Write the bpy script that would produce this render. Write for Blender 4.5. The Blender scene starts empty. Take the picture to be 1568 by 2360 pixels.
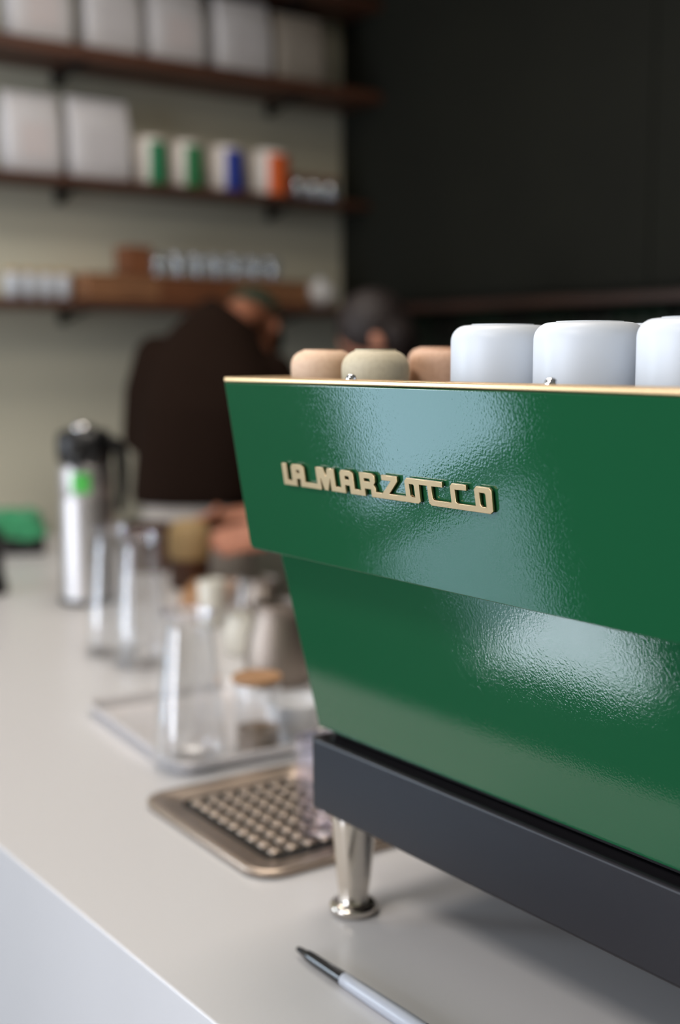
import bpy, bmesh, math, random
from mathutils import Vector, Matrix

random.seed(7)
R = math.radians
EZ = 1.515            # eye height above the floor
CT = 0.950            # worktop height
scene = bpy.context.scene
col = scene.collection

# ------------------------------------------------------------------ camera, world, lights, exposure
cam = bpy.data.cameras.new('camera')
cam_o = bpy.data.objects.new('camera', cam)
col.objects.link(cam_o)
rot = Matrix(((0.800970205, 0.0743787645, -0.594066099),
              (-0.598704210, 0.0995068571, -0.794765157),
              (0.0, 0.992253085, 0.124232907)))
cam_o.matrix_world = Matrix.Translation((0, 0, EZ)) @ rot.to_4x4()
cam.sensor_fit = 'VERTICAL'
cam.sensor_height = 36.0
cam.sensor_width = 24.0
cam.lens = 2867.35 / 2360 * 36.0
cam.clip_start = 0.02
cam.clip_end = 100
cam.dof.use_dof = True
cam.dof.focus_distance = 0.945
cam.dof.aperture_fstop = 2.4
cam.dof.aperture_blades = 0
scene.camera = cam_o

world = bpy.data.worlds.new('world')
scene.world = world
world.use_nodes = True
wn = world.node_tree.nodes
wn['Background'].inputs[0].default_value = (0.62, 0.78, 1.0, 1)
wn['Background'].inputs[1].default_value = 1.0

vs = scene.view_settings
vs.view_transform = 'Standard'
vs.look = 'None'
vs.exposure = 0.0
vs.gamma = 1.0
vs.use_curve_mapping = False
try:
    scene.cycles.use_denoising = True
    scene.cycles.max_bounces = 10
    scene.cycles.transparent_max_bounces = 24
    scene.cycles.caustics_reflective = False
    scene.cycles.caustics_refractive = False
    scene.cycles.sample_clamp_indirect = 6.0
except Exception:
    pass


def area(name, loc, direction, sx, sy, power, color, spread=180):
    l = bpy.data.lights.new(name, 'AREA')
    l.shape = 'RECTANGLE'
    l.size = sx
    l.size_y = sy
    l.energy = power
    l.color = color
    l.spread = R(spread)
    o = bpy.data.objects.new(name, l)
    col.objects.link(o)
    o.location = loc
    o.rotation_euler = Vector(direction).to_track_quat('-Z', 'Y').to_euler()
    return o


DAY = (0.91, 0.905, 1.0)
# area lamps as daylight at the added storefront window and glazed door
area('daylight_window', (-2.74, 2.10, 1.45), (1, 0, 0), 2.8, 2.3, 165, DAY)
area('daylight_door_street', (-1.93, 3.98, .60), (0, -1, 0), 0.98, 1.08, 17, (0.58, 0.77, 1.0))
area('daylight_door_sky', (-1.93, 3.98, 1.64), (0, -1, 0), 0.98, 0.98, 68, (0.80, 0.88, 1.0))

# ------------------------------------------------------------------ materials
def lin(c):
    return tuple((v / 255 / 12.92 if v / 255 <= .04045 else ((v / 255 + .055) / 1.055) ** 2.4) for v in c)


def mat(name, rgb, rough=0.5, metal=0.0, spec=0.5, coat=0.0, coat_rough=0.03, bump=None, vary=None, alpha=None,
        sheen=0.0, trans=0.0, emit=None):
    """rgb in sRGB bytes; bump=(scale, distance[, detail]); vary=(scale, rgb2, low, high)"""
    m = bpy.data.materials.new(name)
    m.use_nodes = True
    nt = m.node_tree
    b = nt.nodes['Principled BSDF']
    b.inputs['Base Color'].default_value = (*lin(rgb), 1)
    b.inputs['Roughness'].default_value = rough
    b.inputs['Metallic'].default_value = metal
    b.inputs['Specular IOR Level'].default_value = spec
    b.inputs['Coat Weight'].default_value = coat
    b.inputs['Coat Roughness'].default_value = coat_rough
    b.inputs['Sheen Weight'].default_value = sheen
    b.inputs['Transmission Weight'].default_value = trans
    if emit:
        b.inputs['Emission Color'].default_value = (*lin(rgb), 1)
        b.inputs['Emission Strength'].default_value = emit
    tc = None
    if bump or vary:
        tc = nt.nodes.new('ShaderNodeTexCoord')
    if bump:
        n = nt.nodes.new('ShaderNodeTexNoise')
        n.inputs['Scale'].default_value = bump[0]
        n.inputs['Detail'].default_value = bump[2] if len(bump) > 2 else 2.0
        bp = nt.nodes.new('ShaderNodeBump')
        bp.inputs['Strength'].default_value = 1.0
        bp.inputs['Distance'].default_value = bump[1]
        nt.links.new(tc.outputs['Object'], n.inputs['Vector'])
        nt.links.new(n.outputs['Fac'], bp.inputs['Height'])
        nt.links.new(bp.outputs['Normal'], b.inputs['Normal'])
        nt.links.new(bp.outputs['Normal'], b.inputs['Coat Normal'])
    if vary:
        n = nt.nodes.new('ShaderNodeTexNoise')
        n.inputs['Scale'].default_value = vary[0]
        n.inputs['Detail'].default_value = 4.0
        cr = nt.nodes.new('ShaderNodeValToRGB')
        cr.color_ramp.elements[0].position = vary[2]
        cr.color_ramp.elements[0].color = (*lin(rgb), 1)
        cr.color_ramp.elements[1].position = vary[3]
        cr.color_ramp.elements[1].color = (*lin(vary[1]), 1)
        nt.links.new(tc.outputs['Object'], n.inputs['Vector'])
        nt.links.new(n.outputs['Fac'], cr.inputs['Fac'])
        nt.links.new(cr.outputs['Color'], b.inputs['Base Color'])
    return m


def wood(name, c1, c2, rough=0.5, scale=6.0, stretch=(1, 12, 12)):
    m = mat(name, c1, rough)
    nt = m.node_tree
    b = nt.nodes['Principled BSDF']
    tc = nt.nodes.new('ShaderNodeTexCoord')
    mp = nt.nodes.new('ShaderNodeMapping')
    mp.inputs['Scale'].default_value = stretch
    n = nt.nodes.new('ShaderNodeTexNoise')
    n.inputs['Scale'].default_value = scale
    n.inputs['Detail'].default_value = 6
    n.inputs['Distortion'].default_value = 0.6
    cr = nt.nodes.new('ShaderNodeValToRGB')
    cr.color_ramp.elements[0].position = .35
    cr.color_ramp.elements[0].color = (*lin(c1), 1)
    cr.color_ramp.elements[1].position = .68
    cr.color_ramp.elements[1].color = (*lin(c2), 1)
    bp = nt.nodes.new('ShaderNodeBump')
    bp.inputs['Distance'].default_value = 0.0006
    nt.links.new(tc.outputs['Object'], mp.inputs['Vector'])
    nt.links.new(mp.outputs['Vector'], n.inputs['Vector'])
    nt.links.new(n.outputs['Fac'], cr.inputs['Fac'])
    nt.links.new(cr.outputs['Color'], b.inputs['Base Color'])
    nt.links.new(n.outputs['Fac'], bp.inputs['Height'])
    nt.links.new(bp.outputs['Normal'], b.inputs['Normal'])
    return m


def thin_glass(name, tint=(0.975, 0.98, 0.985), rough=0.02, boost=0.08):
    m = bpy.data.materials.new(name)
    m.use_nodes = True
    nt = m.node_tree
    for n in list(nt.nodes):
        nt.nodes.remove(n)
    out = nt.nodes.new('ShaderNodeOutputMaterial')
    mx = nt.nodes.new('ShaderNodeMixShader')
    tr = nt.nodes.new('ShaderNodeBsdfTransparent')
    tr.inputs[0].default_value = (*tint, 1)
    gl = nt.nodes.new('ShaderNodeBsdfGlossy')
    gl.inputs['Roughness'].default_value = rough
    gl.inputs[0].default_value = (1, 1, 1, 1)
    fr = nt.nodes.new('ShaderNodeLayerWeight')
    fr.inputs['Blend'].default_value = 0.5
    pw = nt.nodes.new('ShaderNodeMath')
    pw.operation = 'POWER'
    pw.inputs[1].default_value = 4.0
    ad = nt.nodes.new('ShaderNodeMath')
    ad.operation = 'MULTIPLY_ADD'
    ad.use_clamp = True
    ad.inputs[1].default_value = 0.8
    ad.inputs[2].default_value = boost
    nt.links.new(fr.outputs['Facing'], pw.inputs[0])
    nt.links.new(pw.outputs[0], ad.inputs[0])
    nt.links.new(ad.outputs[0], mx.inputs[0])
    nt.links.new(tr.outputs[0], mx.inputs[1])
    nt.links.new(gl.outputs[0], mx.inputs[2])
    nt.links.new(mx.outputs[0], out.inputs[0])
    return m


M = {}
M['green'] = mat('green_enamel', (26, 84, 52), 0.5, 0, 0.0, coat=1.0, coat_rough=0.05, bump=(520, 0.00005, 1.0))
M['green'].node_tree.nodes['Principled BSDF'].inputs['Coat IOR'].default_value = 1.62
M['gold'] = mat('brushed_brass', (200, 168, 126), 0.34, 0.9, bump=(900, 0.00002))
M['gold_tray'] = mat('satin_brass', (206, 176, 138), 0.45, 0.75)
M['base'] = mat('charcoal_powder_coat', (24, 21, 25), 0.34, 0.0, 0.36, bump=(1500, 0.00003))
M['black'] = mat('black_plastic', (16, 16, 18), 0.35)
M['blackmatt'] = mat('black_rubber', (10, 10, 10), 0.8)
M['nickel'] = mat('polished_nickel', (214, 206, 196), 0.16, 1.0)
M['steel'] = mat('stainless_steel', (188, 184, 183), 0.46, 1.0)
M['steel_dark'] = mat('dull_steel', (158, 146, 136), 0.48, 1.0)
M['steel_brushed'] = mat('brushed_stainless', (184, 168, 154), 0.36, 1.0, bump=(700, 0.00004))
M['chrome'] = mat('chrome', (230, 230, 232), 0.06, 1.0)
M['quartz'] = mat('white_quartz', (213, 211, 212), 0.3, 0, 0.4, vary=(620, (196, 189, 184), .62, .78))
M['cabinet'] = mat('white_cabinet', (214, 216, 222), 0.5)
M['wall'] = mat('sage_grey_paint', (196, 192, 172), 0.85, vary=(1.4, (188, 184, 165), .3, .7), bump=(60, 0.0004))
M['darkwall'] = mat('dark_olive_paint', (24, 25, 20), 0.7, spec=.15, vary=(2.0, (21, 22, 18), .3, .7))
M['darkpanel'] = mat('dark_olive_panel', (25, 26, 20), 0.7, spec=.15, vary=(2.5, (22, 23, 18), .3, .7))
M['tile'] = mat('dark_green_glazed_tile', (14, 34, 22), 0.18, vary=(9, (20, 27, 20), .35, .65))
M['tile2'] = mat('black_green_glazed_tile', (12, 18, 13), 0.2)
M['ceil'] = mat('ceiling_paint', (196, 194, 188), 0.9)
M['floor'] = mat('dark_polished_concrete', (56, 54, 50), 0.08, 0, 1.0, vary=(2.2, (46, 44, 42), .3, .7), coat=1.0, coat_rough=.06)
M['floor'].node_tree.nodes['Principled BSDF'].inputs['IOR'].default_value = 1.9
M['blocker'] = mat('black_blocker_paint', (20, 22, 20), 0.6)  # for the added block and board that darken the reflections
M['walnut'] = wood('dark_walnut', (64, 37, 25), (88, 54, 37), 0.5)
M['walnut2'] = wood('deep_walnut', (36, 20, 14), (54, 31, 22), 0.4, stretch=(12, 1, 12))
M['crate'] = wood('pine_crate_wood', (122, 82, 54), (148, 104, 70), 0.6)
M['crate2'] = wood('red_brown_wood', (104, 62, 38), (128, 80, 50), 0.55)
M['brownbox'] = wood('dark_stained_wood', (62, 34, 16), (84, 48, 24), 0.5)
M['tan'] = wood('tan_beech_wood', (168, 126, 90), (190, 148, 110), 0.5)
M['cork'] = mat('pale_cork', (176, 150, 108), 0.75, vary=(60, (160, 132, 90), .35, .65))
M['iron'] = mat('black_iron', (18, 16, 15), 0.55, 0.4)
M['bag'] = mat('white_paper_bag', (196, 194, 196), 0.6, bump=(25, 0.002))
M['bag2'] = mat('grey_kraft_bag', (150, 142, 132), 0.7, bump=(25, 0.002))
M['label'] = mat('pale_grey_label', (190, 187, 189), 0.6)
M['labelpink'] = mat('pale_pink_label', (196, 188, 188), 0.6)
M['tin'] = mat('off_white_card', (214, 206, 198), 0.5)
M['band_green'] = mat('green_band_paper', (34, 122, 80), 0.5)
M['band_green2'] = mat('leaf_green_band_paper', (40, 118, 70), 0.5)
M['band_blue'] = mat('blue_band_paper', (34, 58, 150), 0.5)
M['band_orange'] = mat('orange_band_paper', (224, 104, 50), 0.5)
M['glass'] = thin_glass('clear_glass')
M['glass_lav'] = thin_glass('lavender_tinted_glass', (0.94, 0.93, 0.98), 0.03, 0.1)
M['glass_shelf'] = thin_glass('blue_grey_glass', (0.86, 0.91, 0.97), 0.08, 0.2)
M['pane'] = thin_glass('window_glass', (0.96, 0.98, 0.98), 0.0, 0.0)
M['white_cup'] = mat('matte_white_stoneware', (224, 230, 238), 0.42, 0, 0.4)
M['peach_cup'] = mat('peach_stoneware', (240, 206, 176), 0.6, vary=(240, (232, 194, 164), .4, .7))
M['sage_cup'] = mat('sage_beige_stoneware', (214, 202, 174), 0.6, vary=(240, (206, 193, 165), .4, .7))
M['rose_cup'] = mat('rose_brown_stoneware', (222, 180, 152), 0.6, vary=(240, (212, 168, 140), .4, .7))
M['cream'] = mat('cream_ceramic', (230, 226, 214), 0.35)
M['white_ceramic'] = mat('white_ceramic', (232, 232, 234), 0.25)
M['pen_black'] = mat('pen_black_plastic', (14, 14, 17), 0.22)
M['pen_grey'] = mat('pen_grey_plastic', (176, 180, 190), 0.3)
M['greencloth'] = mat('green_cotton', (52, 140, 92), 0.9, sheen=.3, bump=(120, 0.001))
M['greenlabel'] = mat('bright_green_label', (84, 196, 84), 0.4)
M['coffee'] = mat('brewed_coffee', (52, 26, 12), 0.15)
M['shirt'] = mat('dark_brown_cotton', (31, 20, 14), 0.95, spec=.1, bump=(40, 0.003))
M['shirt2'] = mat('black_cotton', (24, 18, 19), 0.95, spec=.15)
M['trousers'] = mat('pale_grey_denim', (176, 168, 160), 0.9)
M['trousers2'] = mat('beige_trousers', (178, 168, 158), 0.9)
M['shoe'] = mat('black_leather', (20, 18, 18), 0.4)
M['skin'] = mat('skin', (198, 138, 112), 0.55, spec=.35, vary=(30, (186, 124, 100), .35, .7))
M['skin2'] = mat('tanned_skin', (150, 98, 74), 0.55, spec=.35, vary=(30, (140, 88, 66), .35, .7))
M['hair'] = mat('dark_brown_hair', (32, 22, 20), 0.6, bump=(90, 0.004))
M['cap'] = mat('dark_green_cap', (24, 48, 34), 0.85)
M['eye'] = mat('dark_eye', (20, 14, 12), 0.2)
M['lip'] = mat('lips', (160, 90, 80), 0.5)
M['pavement'] = mat('pavement', (170, 172, 176), 0.9)
M['fill_lamp'] = mat('fill_panel_face', (255, 226, 190), 0.5, emit=4.0)  # glowing face of the added fill panels
M['frame'] = mat('black_window_frame', (24, 24, 25), 0.45)


# ------------------------------------------------------------------ mesh helpers
class MB:
    """collects vertices and faces of one mesh"""
    def __init__(self):
        self.v = []
        self.f = []

    def add(self, v, f):
        n = len(self.v)
        self.v += [tuple(p) for p in v]
        self.f += [tuple(i + n for i in q) for q in f]
        return self

    def box(self, x0, x1, y0, y1, z0, z1):
        v = [(x0, y0, z0), (x1, y0, z0), (x1, y1, z0), (x0, y1, z0), (x0, y0, z1), (x1, y0, z1), (x1, y1, z1), (x0, y1, z1)]
        return self.add(v, [(3, 2, 1, 0), (4, 5, 6, 7), (0, 1, 5, 4), (1, 2, 6, 5), (2, 3, 7, 6), (3, 0, 4, 7)])

    def lathe(self, prof, n=32, c=(0, 0, 0), a0=0.0, a1=2 * math.pi, squash=1.0):
        full = abs(a1 - a0 - 2 * math.pi) < 1e-6
        k = n if full else n + 1
        base = len(self.v)
        idx = []
        for r, z in prof:
            row = []
            if r < 1e-7:
                self.v.append((c[0], c[1], c[2] + z))
                row = [len(self.v) - 1] * k
            else:
                for i in range(k):
                    a = a0 + (a1 - a0) * i / n
                    self.v.append((c[0] + r * math.cos(a), c[1] + r * squash * math.sin(a), c[2] + z))
                    row.append(len(self.v) - 1)
            idx.append(row)
        for j in range(len(prof) - 1):
            for i in range(n):
                i2 = (i + 1) % k
                q = [idx[j][i], idx[j][i2], idx[j + 1][i2], idx[j + 1][i]]
                u = []
                for t in q:
                    if t not in u:
                        u.append(t)
                if len(u) > 2:
                    self.f.append(tuple(u))
        return self

    def rings(self, rings, caps=True):
        """rings: lists of equal-length points"""
        n = len(rings[0])
        b = len(self.v)
        for r in rings:
            self.v += [tuple(p) for p in r]
        for j in range(len(rings) - 1):
            for i in range(n):
                i2 = (i + 1) % n
                self.f.append((b + j * n + i, b + j * n + i2, b + (j + 1) * n + i2, b + (j + 1) * n + i))
        if caps:
            self.f.append(tuple(b + i for i in reversed(range(n))))
            self.f.append(tuple(b + (len(rings) - 1) * n + i for i in range(n)))
        return self

    def ell(self, c, ax, n=16, m=10):
        """ellipsoid: centre, three axis vectors"""
        c = Vector(c)
        ax = [Vector(a) for a in ax]
        prof = []
        rr = []
        for j in range(1, m):
            t = math.pi * j / m
            rr.append([c + ax[2] * (-math.cos(t)) + (ax[0] * math.cos(2 * math.pi * i / n) + ax[1] * math.sin(2 * math.pi * i / n)) * math.sin(t) for i in range(n)])
        b = len(self.v)
        self.rings(rr, caps=False)
        lo = len(self.v); self.v.append(tuple(c - ax[2]))
        hi = len(self.v); self.v.append(tuple(c + ax[2]))
        k = (m - 2) * n
        for i in range(n):
            i2 = (i + 1) % n
            self.f.append((lo, b + i2, b + i))
            self.f.append((hi, b + k + i, b + k + i2))
        return self

    def tube(self, pts, rad, n=12, ends=True):
        """round tube along points with a radius per point, rounded ends"""
        pts = [Vector(p) for p in pts]
        if not isinstance(rad, (list, tuple)):
            rad = [rad] * len(pts)
        rr = []
        d0 = (pts[1] - pts[0]).normalized()
        s = Vector((0, 0, 1)) if abs(d0.z) < .9 else Vector((1, 0, 0))
        s = (s - d0 * s.dot(d0)).normalized()
        for i, p in enumerate(pts):
            if i == 0: d = pts[1] - pts[0]
            elif i == len(pts) - 1: d = pts[-1] - pts[-2]
            else: d = (pts[i + 1] - p).normalized() + (p - pts[i - 1]).normalized()
            d.normalize()
            s = (s - d * s.dot(d)).normalized()
            t = d.cross(s)
            def ring(off, k):
                return [p + d * off + (s * math.cos(2 * math.pi * q / n) + t * math.sin(2 * math.pi * q / n)) * rad[i] * k for q in range(n)]
            if i == 0 and ends:
                for a in (75, 45, 20):
                    rr.append(ring(-rad[i] * math.sin(R(a)), math.cos(R(a))))
            rr.append(ring(0, 1))
            if i == len(pts) - 1 and ends:
                for a in (20, 45, 75):
                    rr.append(ring(rad[i] * math.sin(R(a)), math.cos(R(a))))
        return self.rings(rr)


def finish(name, mesh, m, parent=None, sharp=35, world_coords=False):
    mesh.validate()
    for p in mesh.polygons:
        p.use_smooth = True
    mesh.set_sharp_from_angle(angle=R(sharp))
    if m:
        mesh.materials.append(m)
    o = bpy.data.objects.new(name, mesh)
    col.objects.link(o)
    if parent is not None:
        o.parent = parent
        if world_coords:
            mb_ = parent.matrix_basis
            if parent.parent is not None:
                mb_ = parent.parent.matrix_basis @ parent.matrix_parent_inverse @ mb_
            o.matrix_parent_inverse = mb_.inverted()
    return o


def build(mb, name, m, parent=None, bevel=0.0, seg=2, sharp=35, wc=False, angle=30):
    me = bpy.data.meshes.new(name)
    me.from_pydata(mb.v, [], mb.f)
    bm = bmesh.new()
    bm.from_mesh(me)
    bmesh.ops.remove_doubles(bm, verts=bm.verts, dist=1e-6)
    bmesh.ops.recalc_face_normals(bm, faces=bm.faces)
    if bevel > 0:
        es = [e for e in bm.edges if len(e.link_faces) == 2 and e.calc_face_angle(0) > R(angle)]
        bmesh.ops.bevel(bm, geom=es, offset=bevel, segments=seg, profile=0.5, affect='EDGES', clamp_overlap=True)
    bm.to_mesh(me)
    bm.free()
    o = finish(name, me, m, parent, sharp, wc)
    if bevel > 0:
        w = o.modifiers.new('weighted_normal', 'WEIGHTED_NORMAL')
        w.keep_sharp = True
        w.weight = 80
    return o


def box(name, m, x0, x1, y0, y1, z0, z1, parent=None, bevel=0.002, seg=2, wc=False):
    return build(MB().box(x0, x1, y0, y1, z0, z1), name, m, parent, bevel, seg, wc=wc)


def lathe(name, m, prof, parent=None, n=40, c=(0, 0, 0), sharp=40, wc=False, **k):
    return build(MB().lathe(prof, n, c, **k), name, m, parent, sharp=sharp, wc=wc)


def rrect(x0, x1, y0, y1, r, n=6):
    pts = []
    for cx, cy, a in ((x1 - r, y0 + r, -90), (x1 - r, y1 - r, 0), (x0 + r, y1 - r, 90), (x0 + r, y0 + r, 180)):
        for i in range(n + 1):
            t = R(a + 90 * i / n)
            pts.append((cx + r * math.cos(t), cy + r * math.sin(t)))
    return pts


def tag(o, label, cat, group=None, kind=None):
    o['label'] = label
    o['category'] = cat
    if group: o['group'] = group
    if kind: o['kind'] = kind
    return o


def thing(name, loc, label, cat, rz=0.0, group=None, kind=None):
    o = bpy.data.objects.new(name, None)
    o.empty_display_size = 0.05
    col.objects.link(o)
    o.location = loc
    o.rotation_euler = (0, 0, rz)
    o.matrix_basis = Matrix.Translation(loc) @ Matrix.Rotation(rz, 4, 'Z')
    return tag(o, label, cat, group, kind)


def dup(root, loc, label, group=None, rz=None):
    r = root.copy()
    col.objects.link(r)
    r.location = loc
    if rz is not None: r.rotation_euler = (0, 0, rz)
    r['label'] = label
    if group: r['group'] = group
    for ch in list(root.children):
        c = ch.copy(); col.objects.link(c); c.parent = r
        for g in list(ch.children):
            d = g.copy(); col.objects.link(d); d.parent = c
    return r


def struct(o, label, cat):
    return tag(o, label, cat, kind='structure')


# ------------------------------------------------------------------ the room
WX, WY = 2.857, 3.80      # dark wall plane, shelf wall plane
LX, FY, CH = -2.60, -2.60, 3.05
struct(box('floor', M['floor'], LX - .15, WX + .15, FY - .15, WY + .15, -.1, 0, bevel=0), 'dark polished concrete floor of the coffee bar', 'floor')
struct(box('ceiling', M['ceil'], LX - .15, WX + .15, FY - .15, WY + .15, CH, CH + .1, bevel=0), 'plain pale ceiling over the coffee bar', 'ceiling')
# shelf wall, with an opening for the added door on the customer side
b = MB()
b.box(-1.43, WX + .15, WY, WY + .15, 0, CH)
b.box(LX - .15, -2.45, WY, WY + .15, 0, CH)
b.box(-2.45, -1.43, WY, WY + .15, 2.18, CH)
struct(build(b, 'wall_back', M['wall']), 'sage grey painted wall behind the wooden shelves', 'wall')
# storefront wall with one wide added window
b = MB()
b.box(LX - .15, LX, FY - .15, .70, 0, CH)
b.box(LX - .15, LX, 3.5, WY, 0, CH)
b.box(LX - .15, LX, .70, 3.5, 0, .30)
b.box(LX - .15, LX, .70, 3.5, 2.60, CH)
struct(build(b, 'wall_left', M['wall']), 'storefront wall with an added wide window on the customer side', 'wall')
struct(box('wall_front', M['wall'], LX - .15, WX + .15, FY - .15, FY, 0, CH, bevel=0), 'plain wall at the near end of the room', 'wall')
wr = struct(box('wall_right', M['darkwall'], WX, WX + .15, FY, WY, 0, CH, bevel=0), 'very dark olive wall behind the espresso machine', 'wall')
# dark panels above the ledge, green tiles below it
py = WY - .004
for wdt in (1.455, 1.455, 1.455, 1.455):
    box('panel', M['darkpanel'], WX - .014, WX - .0005, py - wdt + .004, py, EZ + .20, CH - .02, wr, bevel=.002, wc=True)
    py -= wdt
ZL = EZ + .147
tile_me = None
k = 0
for row in range(3):
    y = WY - .004
    for i in range(44):
        z1 = ZL - row * .204
        if tile_me is None:
            t = box('tile', M['tile'], WX - .011, WX - .0005, -.0625, 0, -.2, 0, wr, bevel=.0025, wc=True)
            tile_me = t.data
            tile_me2 = tile_me.copy()
            tile_me2.materials.clear(); tile_me2.materials.append(M['tile2'])
        else:
            t = bpy.data.objects.new('tile', tile_me if (i * 7 + row * 3) % 5 not in (1, 3) else tile_me2)
            col.objects.link(t)
            t.parent = wr
        t.location = (0, y, z1)
        y -= .066
# glazed door and window, both added for daylight and reflections
def glazing(name, label, cat, x0, x1, y0, y1, z0, z1, nx, nz, axis):
    """frame and panes in the plane given by axis ('x': the plane faces x)"""
    c = ((x0 + x1) / 2, (y0 + y1) / 2, z0)
    r = thing(name, c, label, cat, kind='structure')
    fw = .05
    a0, a1 = (y0, y1) if axis == 'x' else (x0, x1)
    p0, p1 = (x0, x1) if axis == 'x' else (y0, y1)
    def bar(nm, s0, s1, t0, t1, m, th0, th1):
        if axis == 'x': return box(nm, m, th0, th1, s0, s1, t0, t1, r, bevel=0, wc=True)
        return box(nm, m, s0, s1, th0, th1, t0, t1, r, bevel=0, wc=True)
    bar('frame', a0, a1, z0, z0 + fw, M['frame'], p0, p1)
    bar('frame', a0, a1, z1 - fw, z1, M['frame'], p0, p1)
    for i in range(nx + 1):
        s = a0 + (a1 - a0 - fw) * i / nx
        bar('frame', s, s + fw, z0 + fw, z1 - fw, M['frame'], p0, p1)
    pm = (p0 + p1) / 2
    for i in range(nx):
        s = a0 + (a1 - a0 - fw) * i / nx + fw
        e = a0 + (a1 - a0 - fw) * (i + 1) / nx
        bar('pane', s, e, z0 + fw, z1 - fw, M['pane'], pm - .003, pm + .003)
    return r
glazing('added_window_1', 'added unseen storefront window for the side light, two black framed panes', 'window', LX - .10, LX - .04, .70, 3.5, .30, 2.60, 2, 1, 'x')  # unseen window, added for the cool side light
glazing('added_door_1', 'added unseen glazed door for the panel reflections, black framed', 'door', -2.45, -1.43, WY + .04, WY + .10, 0.0, 2.18, 1, 1, 'y')  # unseen door, added for the blue reflection in the green panels
struct(box('pavement', M['pavement'], -7, WX, -6, 9, -.14, -.11, bevel=0), 'pale pavement outside the storefront', 'pavement')
struct(box('blocker', M['blocker'], -.95, -.70, 1.54, 2.10, 0, CH, bevel=.006), 'added unseen black column on the customer side', 'blocker')  # added out of view so the green panels mirror something dark

struct(box('reflection_board_1', M['blocker'], -1.41, .50, WY - .018, WY - .0005, 0, 1.15, bevel=.003), 'added unseen dark board that darkens the reflected shelf wall', 'dark board')  # added out of view to darken the wall that the panels mirror

fm = thing('reflection_mat', (0.0, 1.4, 0), 'added unseen dark ribbed mat that dulls the floor reflection', 'mat')  # added out of view to stop the floor mirroring the door here
box('mat_sheet', M['blackmatt'], -.46, .46, -1.0, 3.2, .0005, .006, fm, bevel=.002, wc=True)
for i in range(22):
    box('rib', M['blackmatt'], -.44 + i * .0405, -.424 + i * .0405, -.98, 3.18, .0061, .009, fm, bevel=0, wc=True)

# ------------------------------------------------------------------ counter
ctr = thing('counter', (1.06, 1.3, 0), 'long white quartz counter with a waterfall front', 'counter')
b = MB()
prof = [(.513, 0.0), (.513, CT), (1.62, CT), (1.62, CT - .03), (.543, CT - .03), (.543, 0.0)]
b.rings([[(x, y, z) for x, z in prof] for y in (-1.4, WY - .001)])
build(b, 'worktop', M['quartz'], ctr, bevel=.0025, seg=3, wc=True)
for i in range(6):
    y0 = -1.38 + i * .862
    box('cabinet_unit', M['cabinet'], .545, 1.58, y0, y0 + .855, .08, CT - .031, ctr, bevel=.003, wc=True)

# ------------------------------------------------------------------ espresso machine
YF, YN = 1.0, 0.29
em = thing('espresso_machine', (.93, .645, CT), 'large glossy green espresso machine with brass lettering, seen from behind', 'espresso machine')
def zz(z): return z + EZ
def slab_panel(name, m, top, bot, y0, y1, th, rc_bot, rc_top, parent, bevel=.0016):
    """flat sloped panel: outer face from top (x,z) to bot (x,z), thickness inward, rounded lower corners"""
    tx, tz = top; bx, bz = bot
    L = math.hypot(bx - tx, bz - tz)
    d = Vector((bx - tx, 0, bz - tz)) / L
    nrm = Vector((-abs(d.z), 0, -abs(d.x)))      # outward
    pts = []
    def corner(cy, cs, r, a):
        for i in range(7):
            t = R(a + 90 * i / 6)
            pts.append((cy + r * math.cos(t), cs + r * math.sin(t)))
    corner(y1 - rc_bot, L - rc_bot, rc_bot, 0)
    corner(y0 + rc_bot, L - rc_bot, rc_bot, 90)
    corner(y0 + rc_top, rc_top, rc_top, 180)
    corner(y1 - rc_top, rc_top, rc_top, 270)
    o = Vector((tx, 0, zz(tz)))
    outer = [o + d * s + Vector((0, y, 0)) for y, s in pts]
    inner = [p - nrm * th for p in outer]
    return build(MB().rings([outer, inner]), name, m, parent, bevel=bevel, seg=3, wc=True, angle=50), d, nrm, o
up, ud, un, uo = slab_panel('upper_panel', M['green'], (.6124, -.0242), (.6400, -.1828), YN, YF, .010, .006, .001, em)
up['label'] = 'sloped glossy green upper back panel'
lo, ld, ln, l_o = slab_panel('lower_panel', M['green'], (.6676, -.165), (.7208, -.3745), YN + .002, YF - .0, .008, .002, .001, em)
lo['label'] = 'recessed glossy green lower back panel'
# inner body between the panels
b = MB()
pr = [(.660, -.175), (.630, -.048), (1.15, -.048), (1.15, -.20), (1.06, -.22), (1.06, -.3815), (.734, -.3815), (.684, -.18)]
pr = [(.628, -.052), (1.15, -.052), (1.15, -.20), (1.06, -.22), (1.06, -.3815), (.7315, -.3815), (.682, -.178), (.652, -.170)]
b.rings([[(x, y, zz(z)) for x, z in pr] for y in (YN + .012, YF - .012)])
build(b, 'inner_body', M['blackmatt'], em, wc=True)
for y0, y1 in ((YF - .0115, YF - .004), (YN + .004, YN + .0115)):
    b = MB()
    pr2 = [(.634, -.040), (1.16, -.040), (1.16, -.20), (1.07, -.225), (1.07, -.380), (.734, -.380), (.685, -.182), (.656, -.176)]
    b.rings([[(x, y, zz(z)) for x, z in pr2] for y in (y0, y1)])
    build(b, 'side_panel', M['green'], em, bevel=.0015, wc=True)
# charcoal base
box('base', M['base'], .7105, 1.19, YN, YF, zz(-.459), zz(-.3825), em, bevel=.0045, seg=4, wc=True)
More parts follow.
